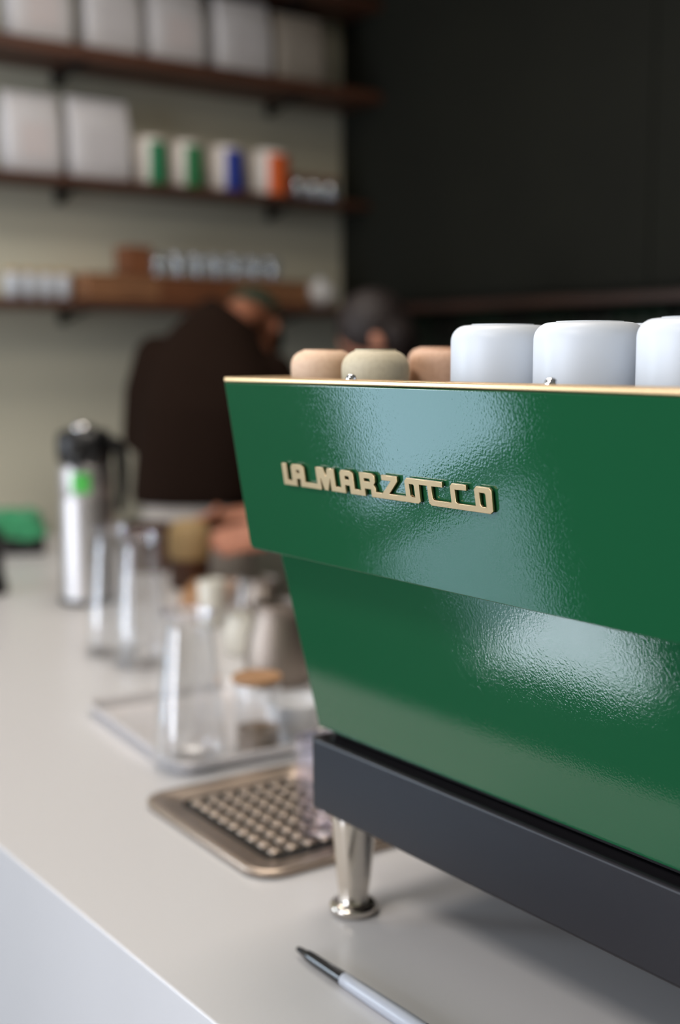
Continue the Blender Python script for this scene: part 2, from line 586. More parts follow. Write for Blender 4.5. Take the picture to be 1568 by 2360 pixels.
# brass cup tray with a raised frame
b = MB()
X0, X1 = .6120, 1.175
b2 = .030
def rect(x0, x1, y0, y1, z): return [(x0, y0, zz(z)), (x1, y0, zz(z)), (x1, y1, zz(z)), (x0, y1, zz(z))]
rg = [rect(X0 + .02, X1 - .02, YN + .02, YF - .02, -.0235), rect(X0, X1, YN, YF, -.0235), rect(X0, X1, YN, YF, -.0190),
      rect(X0 + b2, X1 - b2, YN + b2, YF - b2, -.0190), rect(X0 + b2, X1 - b2, YN + b2, YF - b2, -.0450)]
b.rings(rg, caps=False)
n0 = len(b.v)
b.f.append((n0 - 4, n0 - 3, n0 - 2, n0 - 1))
build(b, 'cup_tray', M['gold'], em, bevel=.0012, seg=3, wc=True)
for sx, sy in ((.627, .8236), (.627, .598), (.627, .372), (1.16, .8236), (1.16, .598), (1.16, .372)):
    lathe('screw', M['chrome'], [(0, .0046), (.0022, .0042), (.0040, .0028), (.0046, .0008), (.0046, 0), (0, 0)], em, n=20, c=(sx, sy, zz(-.0190)), wc=True)
# legs
leg_prof = [(0, -.0005), (.0235, -.0005), (.0235, -.004), (.0228, -.012), (.0205, -.040), (.0178, -.066), (.0166, -.076), (.0160, -.0765),
            (.0160, -.080), (.0152, -.0805), (.0150, -.094), (.0160, -.0955)]
foot_prof = [(0, -.093), (.0165, -.0935), (.0205, -.0945), (.0240, -.0965), (.0246, -.0990), (.0243, -.1020), (.0225, -.1045), (.0190, -.1058), (0, -.1060)]
for x, y in ((.739, .9655), (.739, .325), (1.15, .9655), (1.15, .325)):
    lg = lathe('leg', M['nickel'], leg_prof, em, n=40, c=(x, y, zz(-.459)), wc=True)
    lathe('foot', M['nickel'], foot_prof, lg, n=40, c=(x, y, zz(-.459)), sharp=60, wc=True)

# brass lettering, one continuous linked piece; u runs along the panel, v down its slope (mm)
T, I1, I2, Bm = 70.7, 75.0, 85.9, 90.4
out = [(-918.6, T), (-911.4, T), (-911.4, I2), (-904.8, I2), (-904.8, 73.4), (-902.2, T), (-888.6, T), (-885.0, 72.8), (-885.0, I2), (-867.0, I2),
       (-867.0, T), (-856.0, T), (-852.9, 78.0), (-850.2, T), (-840.8, T), (-840.8, I2), (-832.6, I2), (-832.6, 73.0), (-830.2, T), (-817.6, T),
       (-814.3, 72.9), (-814.3, I2), (-805.4, I2), (-805.4, T), (-788.4, T), (-785.6, 72.6), (-785.6, 77.7), (-788.0, 80.0), (-785.9, 82.4), (-785.9, I2),
       (-776.9, I2), (-764.9, I1), (-776.3, I1), (-776.3, T), (-756.8, T), (-756.8, 74.7), (-768.7, I2), (-747.6, I2), (-747.6, 73.2), (-744.6, T),
       (-703.0, T), (-703.0, 74.8), (-715.7, I1), (-715.7, 84.6), (-714.0, I2), (-694.2, I2), (-694.2, 73.0), (-691.6, T), (-676.3, T), (-676.3, 75.0),
       (-689.1, 75.2), (-689.1, 84.8), (-687.4, I2), (-667.6, I2), (-667.6, 73.0), (-665.0, T), (-651.6, T), (-649.4, 72.8), (-649.8, 88.0), (-652.6, Bm),
       (-717.9, Bm), (-720.6, 88.4), (-720.6, I1), (-730.3, I1), (-730.5, 88.4), (-733.2, Bm),
       (-791.9, Bm), (-791.9, 84.0), (-800.1, 84.0), (-800.1, Bm), (-820.3, Bm), (-820.3, 83.4), (-826.8, 83.4), (-826.8, Bm),
       (-847.2, Bm), (-847.2, 78.6), (-851.9, Bm), (-857.0, Bm), (-861.2, 79.0), (-861.2, Bm), (-892.2, Bm), (-892.2, 83.5), (-897.6, 83.5), (-897.6, Bm), (-918.6, Bm)]
holes = [[(-896.9, 75.6), (-893.0, 75.6), (-892.4, 76.4), (-892.4, 78.4), (-896.9, 78.4)],
         [(-826.0, 75.4), (-821.2, 75.4), (-820.3, 76.4), (-820.3, 78.5), (-826.0, 78.5)],
         [(-799.8, 75.1), (-793.0, 75.1), (-792.0, 76.1), (-792.0, 77.9), (-799.8, 77.9)],
         [(-742.4, 75.0), (-737.2, 75.0), (-736.2, 76.2), (-736.0, 85.8), (-740.6, 85.8), (-742.2, 84.4)],
         [(-662.5, 75.1), (-656.9, 75.1), (-656.0, 76.2), (-656.0, 85.8), (-660.8, 85.8), (-662.4, 84.4)]]
cu = bpy.data.curves.new('badge', 'CURVE')
cu.dimensions = '2D'
cu.fill_mode = 'BOTH'
cu.extrude = 0.0008
cu.bevel_depth = 0.0003
cu.bevel_resolution = 1
cu.offset = -0.0002
for poly in [out] + holes:
    sp = cu.splines.new('POLY')
    sp.points.add(len(poly) - 1)
    for pt, (u, v) in zip(sp.points, poly):
        pt.co = (u / 1000, -v / 1000, 0, 1)
    sp.use_cyclic_u = True
tmp = bpy.data.objects.new('badge_curve', cu)
col.objects.link(tmp)
bpy.context.view_layer.update()
me = bpy.data.meshes.new_from_object(tmp.evaluated_get(bpy.context.evaluated_depsgraph_get()))
bpy.data.objects.remove(tmp)
me.materials.clear()
bg = finish('badge', me, M['gold'], up, 40)
# u -> -Y, v -> down the slope, extrusion along the outward normal; standing 2 mm proud of the panel
bm4 = Matrix((( 0, -ud.x, un.x), (-1, 0, 0), (0, -ud.z, un.z))).to_4x4()
bg.matrix_basis = Matrix.Translation(uo + un * 0.0024) @ bm4
bg.matrix_parent_inverse = Matrix.Identity(4)
bg['label'] = 'brass lettering badge of linked capital letters'
# short mounting pins behind the badge
for (u, v) in ((-908, 88.2), (-812, 88.2), (-740, 88.2), (-680, 88.2)):
    c0 = uo + ud * (v / 1000) + Vector((0, -u / 1000, 0))
    pin = build(MB().tube([c0 - un * .001, c0 + un * .0018], .0012, 10, ends=False), 'pin', M['gold'], up, wc=True)

# ------------------------------------------------------------------ cups on the machine
ZC = zz(-.0447)
def cup_mesh(r, h, sh, foot=True):
    """upside-down handleless cup: open rim at the bottom, rounded shoulder, flat base at the top"""
    p = [(r - .003, .004), (r - .003, .002), (r - .0012, 0), (r, .002)]
    p += [(r * 1.0, h * .3), (r * 1.0, h - sh)]
    for i in range(1, 7):
        t = R(90 * i / 7)
        p.append((r - sh + sh * math.cos(t), h - sh + sh * math.sin(t)))
    p += [(r - sh, h), (r * .50, h), (r * .48, h - .001), (0, h - .0012)]
    inner = [(0, h - .006), (r - sh, h - .006), (r - .004, h - sh - .002), (r - .003, .004)]
    return p[::1] , inner
def cup(name, m, x, y, r, h, sh, label, group, belly=0.0):
    c = thing(name, (x, y, ZC), label, 'cup', group=group)
    p, inn = cup_mesh(r, h, sh)
    if belly:
        p = [(a - belly * r * (1 - min(1, z / (h * .45))) ** 2 if a > r * .6 and z < h * .45 else a, z) for a, z in p]
        inn = [(a - belly * r * .5 if a > r * .6 and z < h * .45 else a, z) for a, z in inn]
    lathe('cup_wall', m, p + inn, c, n=48, sharp=50)
    # unglazed foot ring on the upturned base
    lathe('foot_ring', m, [(r * .56, h - .0005), (r * .57, h + .0008), (r * .60, h + .0008), (r * .61, h - .0005)], c, n=40)
    return c
GW, GS = 'white cups upside down on the machine', 'small earth-toned cups upside down on the machine'
cup('white_cup', M['white_cup'], .729, .751, .0425, .0700, .013, 'big white cup upside down beside the small rose cup', GW)
cup('white_cup', M['white_cup'], .729, .656, .0425, .0705, .013, 'big white cup upside down in the middle of the front row', GW)
cup('white_cup', M['white_cup'], .735, .560, .0425, .0715, .013, 'big white cup upside down at the cut-off right edge of the photo', GW)
cup('white_cup', M['white_cup'], .832, .668, .0425, .0705, .013, 'big white cup mostly hidden behind the front row of white cups', GW)
cup('espresso_cup', M['peach_cup'], .692, .953, .0300, .0500, .014, 'small peach cup upside down nearest the corner of the machine', GS, .22)
cup('espresso_cup', M['sage_cup'], .688, .868, .0302, .0500, .016, 'small sage beige cup upside down between peach and rose cups', GS, .22)
cup('espresso_cup', M['rose_cup'], .755, .855, .0300, .0500, .012, 'small rose brown cup upside down beside the first big white cup', GS, .22)
cup('espresso_cup', M['rose_cup'], .826, .945, .0280, .0530, .012, 'small rose cup peeking out behind the sage and rose cups', GS, .22)
cup('espresso_cup', M['rose_cup'], .838, .880, .0280, .0545, .012, 'small rose cup just showing against the first big white cup', GS, .22)

# ------------------------------------------------------------------ pen on the worktop
pn = thing('pen', (.638, .80, CT), 'black and grey retractable marker pen lying on the white counter', 'pen')
def along(prof, c, axis='y'):
    """lathe profile (r, distance) laid along -y from the tip"""
    b = MB().lathe(prof, 28)
    b.v = [(x + c[0], c[1] - z, y + c[2]) for x, y, z in b.v]
    return b
tip = (.0, .1215, .0076)
build(along([(0, 0), (.0016, .0003), (.0024, .0015), (.0030, .006), (.0036, .0140), (.0040, .0160), (.0045, .0165), (.0049, .0200), (.0051, .026), (.0056, .050), (.0062, .0735), (0, .0735)], tip),
      'grip', M['pen_black'], pn, sharp=50)
build(along([(0, .0737), (.0060, .0737), (.0063, .0742), (.0066, .090), (.0072, .120), (.0076, .160), (.0076, .206), (.0068, .2105), (0, .211)], tip), 'barrel', M['pen_grey'], pn, sharp=50)
build(along([(0, .2105), (.0040, .2105), (.0040, .220), (.0034, .2215), (0, .222)], tip), 'push_button', M['pen_black'], pn, sharp=50)
build(MB().box(-.0016, .0016, -.088, -.066, .0150, .0163).box(-.0016, .0016, -.088, -.084, .0135, .0155), 'clip', M['pen_black'], pn, bevel=.0004)

# ------------------------------------------------------------------ drip tray with studded grate
dt = thing('drip_tray', (.828, 1.222, CT), 'low stainless drip tray with a studded grate beside the machine', 'drip tray', rz=R(-2.5))
b = MB()
hx, hy = .126, .152
def rr(dx, z, r): return [(x, y, z) for x, y in rrect(-hx + dx, hx - dx, -hy + dx, hy - dx, r)]
b.rings([rr(.010, .0005, .028), rr(.001, .002, .036), rr(0, .0075, .036), rr(.0012, .0095, .036), rr(.004, .0100, .034), rr(.014, .0094, .030), rr(.020, .0062, .026), rr(.034, .0056, .022), rr(.037, .0036, .019)], caps=True)
build(b, 'tray_body', M['steel_brushed'], dt, sharp=50)
gr = build(MB().rings([rr(.038, .0040, .018), rr(.038, .0050, .018)]), 'grate', mat('dark_steel', (22, 20, 18), .6, .3), dt)
stud = None
pit = .0232
for i in range(7):
    for j in range(9):
        x = (i - 3) * pit; y = (j - 4) * pit
        if stud is None:
            stud = build(MB().rings([[(px, py, z) for px, py in rrect(-s, s, -s, s, s * .55, 3)] for s, z in ((.0086, 0), (.0086, .0016), (.0074, .0034), (.0046, .0040))]), 'stud', M['steel_brushed'], gr, sharp=70)
            o = stud
        else:
            o = bpy.data.objects.new('stud', stud.data)
            col.objects.link(o)
            o.parent = gr
        o.location = (x, y, .0050)

# ------------------------------------------------------------------ glassware
def tumbler(name, loc, r0, r1, h, label, group=None, m=None, base=.006, wall=.0022):
    t = thing(name, loc, label, 'glass', group=group)
    p = [(0, 0), (r0 - .002, 0), (r0, .002), (r1, h - .001), (r1 - wall * .5, h), (r1 - wall, h - .001), (r0 - wall, base + .002), (r0 - wall - .003, base), (0, base)]
    lathe('glass_wall', m or M['glass'], p, t, n=40, sharp=50)
    return t
def carafe(loc, label, s=1.0, wide=1.0):
    """tapered clear carafe: wide foot, narrower open neck with a rolled lip"""
    t = thing('glass_carafe', loc, label, 'carafe', group='clear glass carafes on the counter')
    o = [(0, .001), (.036, 0), (.0435, .003), (.0455, .010), (.0450, .030), (.0420, .075), (.0375, .125), (.0330, .165), (.0300, .188), (.0292, .198), (.0305, .208), (.0325, .2145)]
    i = [(.0305, .2150), (.0285, .208), (.0272, .198), (.0280, .188), (.0308, .165), (.0352, .125), (.0398, .075), (.0428, .030), (.0430, .014), (.039, .009), (0, .008)]
    lathe('carafe_wall', M['glass'], [(r * s * wide, z * s) for r, z in o + i], t, n=44, sharp=60)
    lathe('rolled_lip', M['glass_lav'], [((.0318 + .0022 * math.cos(a)) * s * wide, (.2150 + .0022 * math.sin(a)) * s) for a in [R(45 * q) for q in range(9)]], t, n=40, sharp=80)
    return t
tz = CT + .0035
carafe((.834, 1.464, tz), 'clear tapered glass carafe at the near end of the silver tray', 1.0, 1.14)
carafe((1.052, 2.020, CT), 'clear glass carafe behind the tray, the nearer of the far pair', 1.13)
carafe((1.050, 2.135, CT), 'clear glass carafe next to the coffee airpot', 1.13)
tumbler('tumbler', (.832, 1.150, CT + .0092), .029, .033, .112, 'clear tumbler on the drip tray, half hidden by the machine', 'clear glasses', M['glass_lav'], base=.008, wall=.0035)
tumbler('tumbler', (1.405, 2.262, CT), .026, .030, .085, 'clear tumbler standing behind the cream cup', 'clear glasses')
# jar with a thin wooden lid
j = thing('glass_jar', (.938, 1.452, tz), 'clear glass jar with a thin wooden lid on the tray', 'jar')
lathe('jar_wall', M['glass'], [(0, 0), (.030, 0), (.034, .004), (.034, .100), (.033, .103), (.0318, .102), (.0318, .008), (.028, .006), (0, .006)], j, sharp=50)
lathe('lid', M['tan'], [(0, .1035), (.035, .1035), (.036, .105), (.036, .110), (.035, .112), (0, .112)], j, sharp=50)
lathe('coffee_grounds', mat('taupe_grounds', (158, 136, 116), .9), [(0, .0065), (.0308, .0085), (.0308, .036), (0, .038)], j, sharp=50)
# silver tray
st = thing('serving_tray', (.945, 1.595, CT), 'shallow silver tray with a raised rim under the glassware', 'tray', rz=R(-6))
hx, hy = .135, .19
b = MB()
b.rings([rr(.012, .0003, .020), rr(.002, .016, .026), rr(0, .0195, .027), rr(.0015, .0210, .027), rr(.006, .0205, .024), rr(.0075, .018, .024), rr(.016, .0033, .018)], caps=True)
build(b, 'tray_body', mat('pale_aluminium', (226, 223, 225), .34, .3), st, sharp=50)
# white bowl on the tray beside the machine corner
bw = thing('white_bowl', (1.020, 1.475, tz), 'small white bowl on the tray near the machine corner', 'bowl')
lathe('bowl_wall', M['white_ceramic'], [(0, .003), (.018, .003), (.019, 0), (.022, 0), (.024, .006), (.034, .020), (.041, .042), (.043, .056), (.0415, .057), (.039, .043), (.031, .022), (.020, .009), (0, .008)], bw, sharp=60)

# milk pitchers
def pitcher(loc, s, rz, label, m='steel_dark'):
    t = thing('milk_pitcher', loc, label, 'pitcher', rz=rz, group='steel milk pitchers')
    p = [(0, 0), (.040, 0), (.043, .003), (.044, .030), (.040, .060), (.033, .082), (.031, .092), (.033, .104), (.0318, .1045), (.0298, .092), (.0318, .081), (.0385, .060), (.0425, .030), (.041, .006), (0, .004)]
    bd = lathe('body', M[m], [(r * s, z * s) for r, z in p], t, sharp=55)
    b = MB().rings([[(x * s, y * s, z * s) for x, y, z in q] for q in (
        [(.029, -.010, .088), (.032, 0, .086), (.029, .010, .088)], [(.036, -.010, .103), (.047, 0, .106), (.036, .010, .103)])], caps=False)
    sp = build(b, 'spout', M[m], t)
    build(MB().tube([(-.031 * s, 0, .094 * s), (-.052 * s, 0, .092 * s), (-.066 * s, 0, .075 * s), (-.066 * s, 0, .045 * s), (-.055 * s, 0, .026 * s), (-.043 * s, 0, .022 * s)], .0042 * s, 10), 'handle', M[m], t)
    return t
pitcher((1.185, 1.765, CT), 1.35, R(150), 'large steel milk pitcher behind the wooden-lidded jar')
pitcher((1.405, 2.150, CT), 1.0, R(60), 'smaller steel milk pitcher beside the cream cup')
c = thing('cream_cup', (1.325, 2.225, CT), 'tall cream ceramic cup standing behind the carafes', 'cup')
lathe('cup_wall', M['cream'], [(0, 0), (.021, 0), (.024, .003), (.027, .05), (.028, .096), (.027, .098), (.0255, .096), (.0245, .05), (.021, .006), (0, .005)], c, sharp=55)
c = thing('cream_jug', (1.252, 1.985, CT), 'squat cream ceramic jug between carafes and milk pitchers', 'jug')
lathe('jug_wall', M['cream'], [(0, 0), (.030, 0), (.036, .006), (.040, .030), (.036, .055), (.029, .068), (.031, .078), (.0295, .078), (.0275, .068), (.034, .054), (.0375, .030), (.033, .008), (0, .005)], c, sharp=55)
build(MB().tube([(.028, .010, .066), (.050, .018, .062), (.054, .020, .040), (.036, .013, .022)], .004, 10), 'handle', M['cream'], c)
# wooden things on the barista's side
k = thing('knock_box', (1.545, 2.93, CT), 'dark stained wooden box at the far side of the counter', 'box', rz=R(-37))
b = MB().box(-.06, .06, -.05, -.042, 0, .125).box(-.06, .06, .042, .05, 0, .125).box(-.06, -.052, -.042, .042, 0, .125).box(.052, .06, -.042, .042, 0, .125).box(-.052, .052, -.042, .042, 0, .008)
build(b, 'box_body', M['brownbox'], k, bevel=.0012)
build(MB().tube([(-.056, 0, .118), (.056, 0, .118)], .008, 12), 'knock_bar', M['blackmatt'], k)
k = thing('cutting_board', (1.462, 2.46, CT), 'small tan wooden board lying beside the milk pitchers', 'board', rz=R(50))
b = MB().rings([[(x, y, z) for x, y in rrect(-.10, .10, -.055, .055, .018)] for z in (0, .034)])
build(b, 'board_slab', M['tan'], k, bevel=.003)
build(MB().tube([(.098, 0, .017), (.135, 0, .017), (.150, 0, .017)], [.010, .009, .010], 12), 'handle', M['tan'], k)
k = thing('canister', (1.512, 2.640, CT), 'round canister with a pale cork lid held by the second barista', 'canister')
lathe('canister_body', M['brownbox'], [(0, 0), (.046, 0), (.049, .003), (.049, .074), (0, .074)], k, sharp=50)
lathe('lid', M['cork'], [(0, .0745), (.051, .0745), (.053, .079), (.054, .110), (.051, .142), (.044, .158), (.030, .166), (0, .168)], k, sharp=50)

# ------------------------------------------------------------------ coffee airpot
ap = thing('airpot', (1.236, 2.630, CT), 'tall steel coffee airpot with black pump head and green label', 'airpot', rz=R(-127))
lathe('body', M['steel'], [(0, 0), (.060, 0), (.0635, .004), (.0635, .012), (.0615, .015), (.0615, .235), (.0600, .243), (.0590, .247), (.0600, .251), (.0615, .258), (.0615, .305), (.058, .322), (.050, .330), (0, .331)], ap, n=48, sharp=40)
lathe('base_ring', M['black'], [(.0640, .001), (.0655, .003), (.0655, .011), (.0640, .0135)], ap, n=48)
hd = MB()
hd.rings([[(x * s + ox, y * s, z) for x, y in rrect(-.060, .060, -.058, .058, .045)] for s, ox, z in ((.90, 0, .318), (1.0, 0, .326), (1.04, .004, .345), (1.04, .008, .372), (1.0, .008, .388), (.9, .006, .396), (.7, .004, .400))])
build(hd, 'pump_head', M['black'], ap, sharp=50)
build(MB().tube([(.055, 0, .360), (.088, 0, .358), (.098, 0, .345), (.099, 0, .322)], [.013, .012, .011, .010], 14), 'spout', M['black'], ap)
lathe('pump_button', M['chrome'], [(0, .3995), (.024, .3995), (.026, .402), (.026, .406), (.022, .411), (.012, .4135), (0, .414)], ap, n=32, c=(.022, 0, 0))
b = MB()
pts = [(-.05 * 0, .0, 0)]
b.tube([(-.005, .058, .372), (-.012, .070, .366), (-.018, .079, .345), (-.022, .080, .30), (-.024, .078, .25), (-.022, .072, .215)], [.012, .015, .016, .015, .013, .010], 12)
build(b, 'carry_handle', M['black'], ap)
b = MB()
rw = .0622
for z in (.256, .306):
    pass
n = 10
ring0 = [(rw * math.cos(R(-20 + 40 * i / n)), rw * math.sin(R(-20 + 40 * i / n)), .258) for i in range(n + 1)]
ring1 = [(p[0], p[1], .304) for p in ring0]
b.v = ring0 + ring1
b.f = [(i, i + 1, n + 2 + i, n + 1 + i) for i in range(n)]
build(b, 'green_label', M['greenlabel'], ap)

# green cloth on a black tray, black grinder at the picture edge
k = thing('black_box', (1.385, 3.43, CT), 'low black box carrying the green cloth near the shelf wall', 'box', rz=R(-25))
b = MB().rings([[(x, y, z) for x, y in rrect(-.085 * s, .085 * s, -.06 * s, .06 * s, .012)] for s, z in ((.96, 0), (1, .004), (1, .035), (.97, .038))])
build(b, 'box_body', M['black'], k, sharp=50)
box('handle', M['iron'], -.03, .03, -.066, -.060, .016, .024, k, bevel=.001)
cl = MB()
nn = 26
tl = []
for layer in range(3):
    g = MB()
    vs_, fs_ = [], []
    for i in range(nn + 1):
        for jx in range(nn + 1):
            a = i / nn * 2 - 1; c_ = jx / nn * 2 - 1
            s = 1 - .05 * layer
            ed = max(abs(a), abs(c_))
            z = .0570 + .022 * (layer + 1) - .017 * max(0, ed - .72) / .28 + .007 * math.sin(5 * a + layer) * math.cos(4 * c_ - layer * 2)
            vs_.append((a * .085 * s + .006 * math.sin(4 * c_ + layer), c_ * .062 * s + .004 * math.cos(5 * a), z))
    W = nn + 1
    fs_ = [(i * W + jx, i * W + jx + 1, (i + 1) * W + jx + 1, (i + 1) * W + jx) for i in range(nn) for jx in range(nn)]
    nb = len(vs_)
    vs_ += [(x, y, z - .015) for x, y, z in vs_]
    fs_ += [tuple(reversed([q + nb for q in f_])) for f_ in fs_]
    rim = [jx for jx in range(W)] + [i * W + nn for i in range(1, W)] + [nn * W + jx for jx in range(nn - 1, -1, -1)] + [i * W for i in range(nn - 1, 0, -1)]
    fs_ += [(rim[q], rim[(q + 1) % len(rim)], rim[(q + 1) % len(rim)] + nb, rim[q] + nb) for q in range(len(rim))]
    g.add(vs_, fs_)
    tl.append(g)
gc = thing('green_cloth', (1.385, 3.43, CT), 'folded green cloth lying on the low black box', 'cloth', rz=R(-25))
for g in tl:
    build(g, 'fold', M['greencloth'], gc, sharp=80)
k = thing('grinder', (1.080, 2.857, CT), 'black cylindrical coffee grinder cut off at the left edge of the photo', 'grinder')
lathe('grinder_body', M['black'], [(0, 0), (.046, 0), (.049, .004), (.047, .03), (.040, .045), (.040, .12), (.043, .125), (.043, .135), (0, .135)], k, sharp=45)
lathe('grinder_lid', M['blackmatt'], [(0, .1355), (.042, .1355), (.040, .150), (.030, .158), (0, .16)], k, sharp=45)
build(MB().tube([(0, 0, .158), (0, 0, .172), (-.05, .05, .175)], .004, 8), 'crank', M['iron'], k)
build(MB().ell((-.05, .05, .185), [(.012, 0, 0), (0, .012, 0), (0, 0, .014)]), 'knob', M['walnut'], k)

# ------------------------------------------------------------------ shelves on the back wall
def shelf(z_top, depth, th, label):
    s = thing('wall_shelf', (2.0, WY - .005, z_top), label, 'shelf', group='dark wooden shelves on the back wall')
    box('board', M['walnut'], 1.10, WX - .018, WY - depth, WY - .001, z_top - th, z_top, s, bevel=.0025, wc=True)
    for x in (1.715, 2.520):
        b = MB()
        b.box(x - .014, x + .014, WY - depth + .03, WY - .002, z_top - th - .006, z_top - th - .0005)
        b.box(x - .014, x + .014, WY - .008, WY - .002, z_top - th - .045, z_top - th - .006)
        b.tube([(x, WY - depth + .06, z_top - th - .006), (x, WY - .008, z_top - th - .038)], .005, 8)
        build(b, 'bracket', M['iron'], s, wc=True)
    return s
S1, S2, S3, S4 = zz(.924), zz(.548), zz(.172), zz(1.230)
shelf(S4, .25, .028, 'topmost dark wooden shelf, only its underside showing at the top')
shelf(S1, .25, .038, 'dark wooden shelf with a row of white bags, second from the top')
shelf(S2, .19, .022, 'dark wooden shelf with two white bags and four banded tins')
shelf(S3, .25, .026, 'lowest dark wooden shelf with wooden crates and glasses')
# ledge on the dark wall, same height as the lowest shelf
lg = thing('wall_ledge', (WX - .08, 1.6, zz(.170)), 'long dark walnut ledge along the dark wall', 'ledge')
box('board', M['walnut2'], WX - .17, WX - .002, -.6, WY - .27, zz(.146), zz(.172), lg, bevel=.0025, wc=True)

def bag(loc, w, h, d, label, group, m='bag', lab='label', rz=0.0):
    t = thing('coffee_bag', loc, label, 'bag', rz=rz, group=group)
    b = MB()
    def ring(wx, dy, z, r=.018):
        return [(x, y, z) for x, y in rrect(-wx / 2, wx / 2, -dy / 2, dy / 2, min(r, dy * .42), 4)]
    b.rings([ring(w * .93, d * .9, 0), ring(w * .98, d, .006), ring(w, d * 1.04, h * .25), ring(w * .995, d * 1.0, h * .5), ring(w * .985, d * .78, h * .74), ring(w * .975, d * .42, h * .90), ring(w * .97, d * .16, h * .955), ring(w * .97, .006, h)])
    bd = build(b, 'bag_body', M[m], t, sharp=60)
    build(MB().rings([[(x, y, z) for x, y in rrect(-w * .47, w * .47, -d * .16, d * .10, .004, 3)] for z in (h * .945, h * .985)]), 'folded_top', M[m], t, bevel=.002)
    b = MB()
    # printed label following the bag's belly
    zs = [h * .2, h * .35, h * .5, h * .62]
    ys = [-d * .523, -d * .518, -d * .507, -d * .455]
    for z, y in zip(zs, ys):
        b.v += [(-w * .26, y - .0015, z), (w * .26, y - .0015, z)]
    b.f = [(0, 1, 3, 2), (2, 3, 5, 4), (4, 5, 7, 6)]
    build(b, 'print_label', M[lab], t)
    return t
G1, G2 = 'white coffee bags on the second shelf', 'white coffee bags on the third shelf'
for i, (x0, x1, lb) in enumerate(((1.492, 1.704, 'white coffee bag at the left end of the row below the topmost shelf'), (1.734, 1.938, 'white coffee bag second along the row below the topmost shelf'),
                                  (1.956, 2.172, 'white coffee bag third along the row below the topmost shelf'), (2.202, 2.432, 'white coffee bag last in its row, beside the grey bag'))):
    bag(((x0 + x1) / 2 + .004, 3.665, S1 + .0005), x1 - x0 - .012, .245 + .004 * (i % 2), .088, lb, G1, lab='label' if i % 2 else 'labelpink')
bag((2.556, 3.672, S1 + .0005), .205, .238, .09, 'dull grey kraft bag in the shaded shelf corner', G1, 'bag2', 'bag2')
bag((1.583, 3.700, S2 + .0005), .182, .245, .085, 'white coffee bag at the left of the banded tins shelf', G2, lab='labelpink')
bag((1.806, 3.700, S2 + .0005), .215, .252, .085, 'white coffee bag directly beside the first green-banded tin', G2)
# banded tins
def tin(x, w, m, label, fold):
    t = thing('banded_tin', (x, 3.705, S2 + .0005), label, 'tin', group='off-white tins with coloured bands')
    r = w / 2
    lathe('tin_body', M['tin'], [(0, 0), (r - .003, 0), (r, .003), (r, .138), (r - .002, .141), (0, .141)], t, sharp=50)
    lathe('lid', M['tin'], [(0, .1415), (r - .004, .1415), (r - .004, .150), (r - .006, .152), (0, .152)], t, sharp=50)
    b = MB().lathe([(r + .0006, .0035), (r + .0006, .137)], 14, a0=R(-122), a1=R(-122 + fold))
    build(b, 'colour_band', M[m], t)
    return t
tin(1.998, .112, 'band_green', 'tin with a green band next to the white bag', 80)
tin(2.130, .118, 'band_green2', 'tin with a green band next to the blue-banded tin', 80)
tin(2.284, .128, 'band_blue', 'tin with a blue band between green and orange ones', 80)
tin(2.456, .150, 'band_orange', 'tin with an orange band at the end of the row', 100)
for i, x in enumerate((2.580, 2.650, 2.722)):
    t = thing('spice_jar', (x, 3.70, S2 + .0005), ('small glass jar with brown lid beside the orange-banded tin', 'small glass jar with brown lid, middle one of three', 'small glass jar with brown lid against the dark wall')[i], 'jar', group='small jars with brown lids')
    lathe('jar_wall', M['glass_shelf'], [(0, 0), (.026, 0), (.029, .003), (.029, .058), (.025, .066), (.024, .066), (.0275, .057), (.0275, .005), (0, .004)], t, n=28, sharp=50)
    lathe('lid', M['crate2'], [(0, .0665), (.026, .0665), (.027, .068), (.027, .084), (.025, .086), (0, .086)], t, n=28, sharp=50)
# lowest shelf
for i, x in enumerate((1.502, 1.556, 1.612, 1.667)):
    t = thing('storage_jar', (x, 3.675, S3 + .0005), ('pale blue-white storage jar at the left end of the lowest shelf', 'pale blue-white storage jar, second along the lowest shelf', 'pale blue-white storage jar, third along the lowest shelf', 'pale blue-white storage jar touching the wooden crate')[i], 'jar', group='pale storage jars on the lowest shelf')
    lathe('jar_body', mat('pale_blue_ceramic', (196, 202, 210), .35) if i == 0 else t_mat, [(0, 0), (.021, 0), (.024, .003), (.024, .070), (.021, .077), (0, .077)], t, n=28, sharp=50)
    if i == 0: t_mat = t.children[0].data.materials[0]
    lathe('lid', M['cork'], [(0, .0775), (.021, .0775), (.021, .090), (.019, .092), (0, .092)], t, n=28, sharp=50)
def crate(x0, x1, h, label, y0=3.575, y1=3.775, m='crate', z=None):
    z = S3 + .0005 if z is None else z
    t = thing('wooden_crate', ((x0 + x1) / 2, (y0 + y1) / 2, z), label, 'crate', group='wooden crates on the lowest shelf')
    w, d = x1 - x0, y1 - y0
    a, c_ = w / 2, d / 2
    nb = 2
    sh = (h - .006) / nb
    for q in range(nb):
        z0 = .003 + q * sh
        box('slat', M[m], -a, a, -c_, -c_ + .009, z0, z0 + sh - .005, t, bevel=.001)
        box('slat', M[m], -a, a, c_ - .009, c_, z0, z0 + sh - .005, t, bevel=.001)
    for s in (-1, 1):
        box('end_board', M[m], s * a - (.012 if s > 0 else 0), s * a + (.012 if s < 0 else 0), -c_ + .0095, c_ - .0095, .003, h - .004, t, bevel=.001)
    box('bottom_board', M[m], -a + .0125, a - .0125, -c_ + .0095, c_ - .0095, 0, .008, t, bevel=.001)
    box('top_board', M[m], -a, a, -c_, c_, h - .0035, h, t, bevel=.001)
    return t
crate(1.704, 1.955, .084, 'pine crate beside the pale storage jars')
crate(1.962, 2.236, .084, 'long pine crate under the row of glasses, behind the barista', m='crate2')
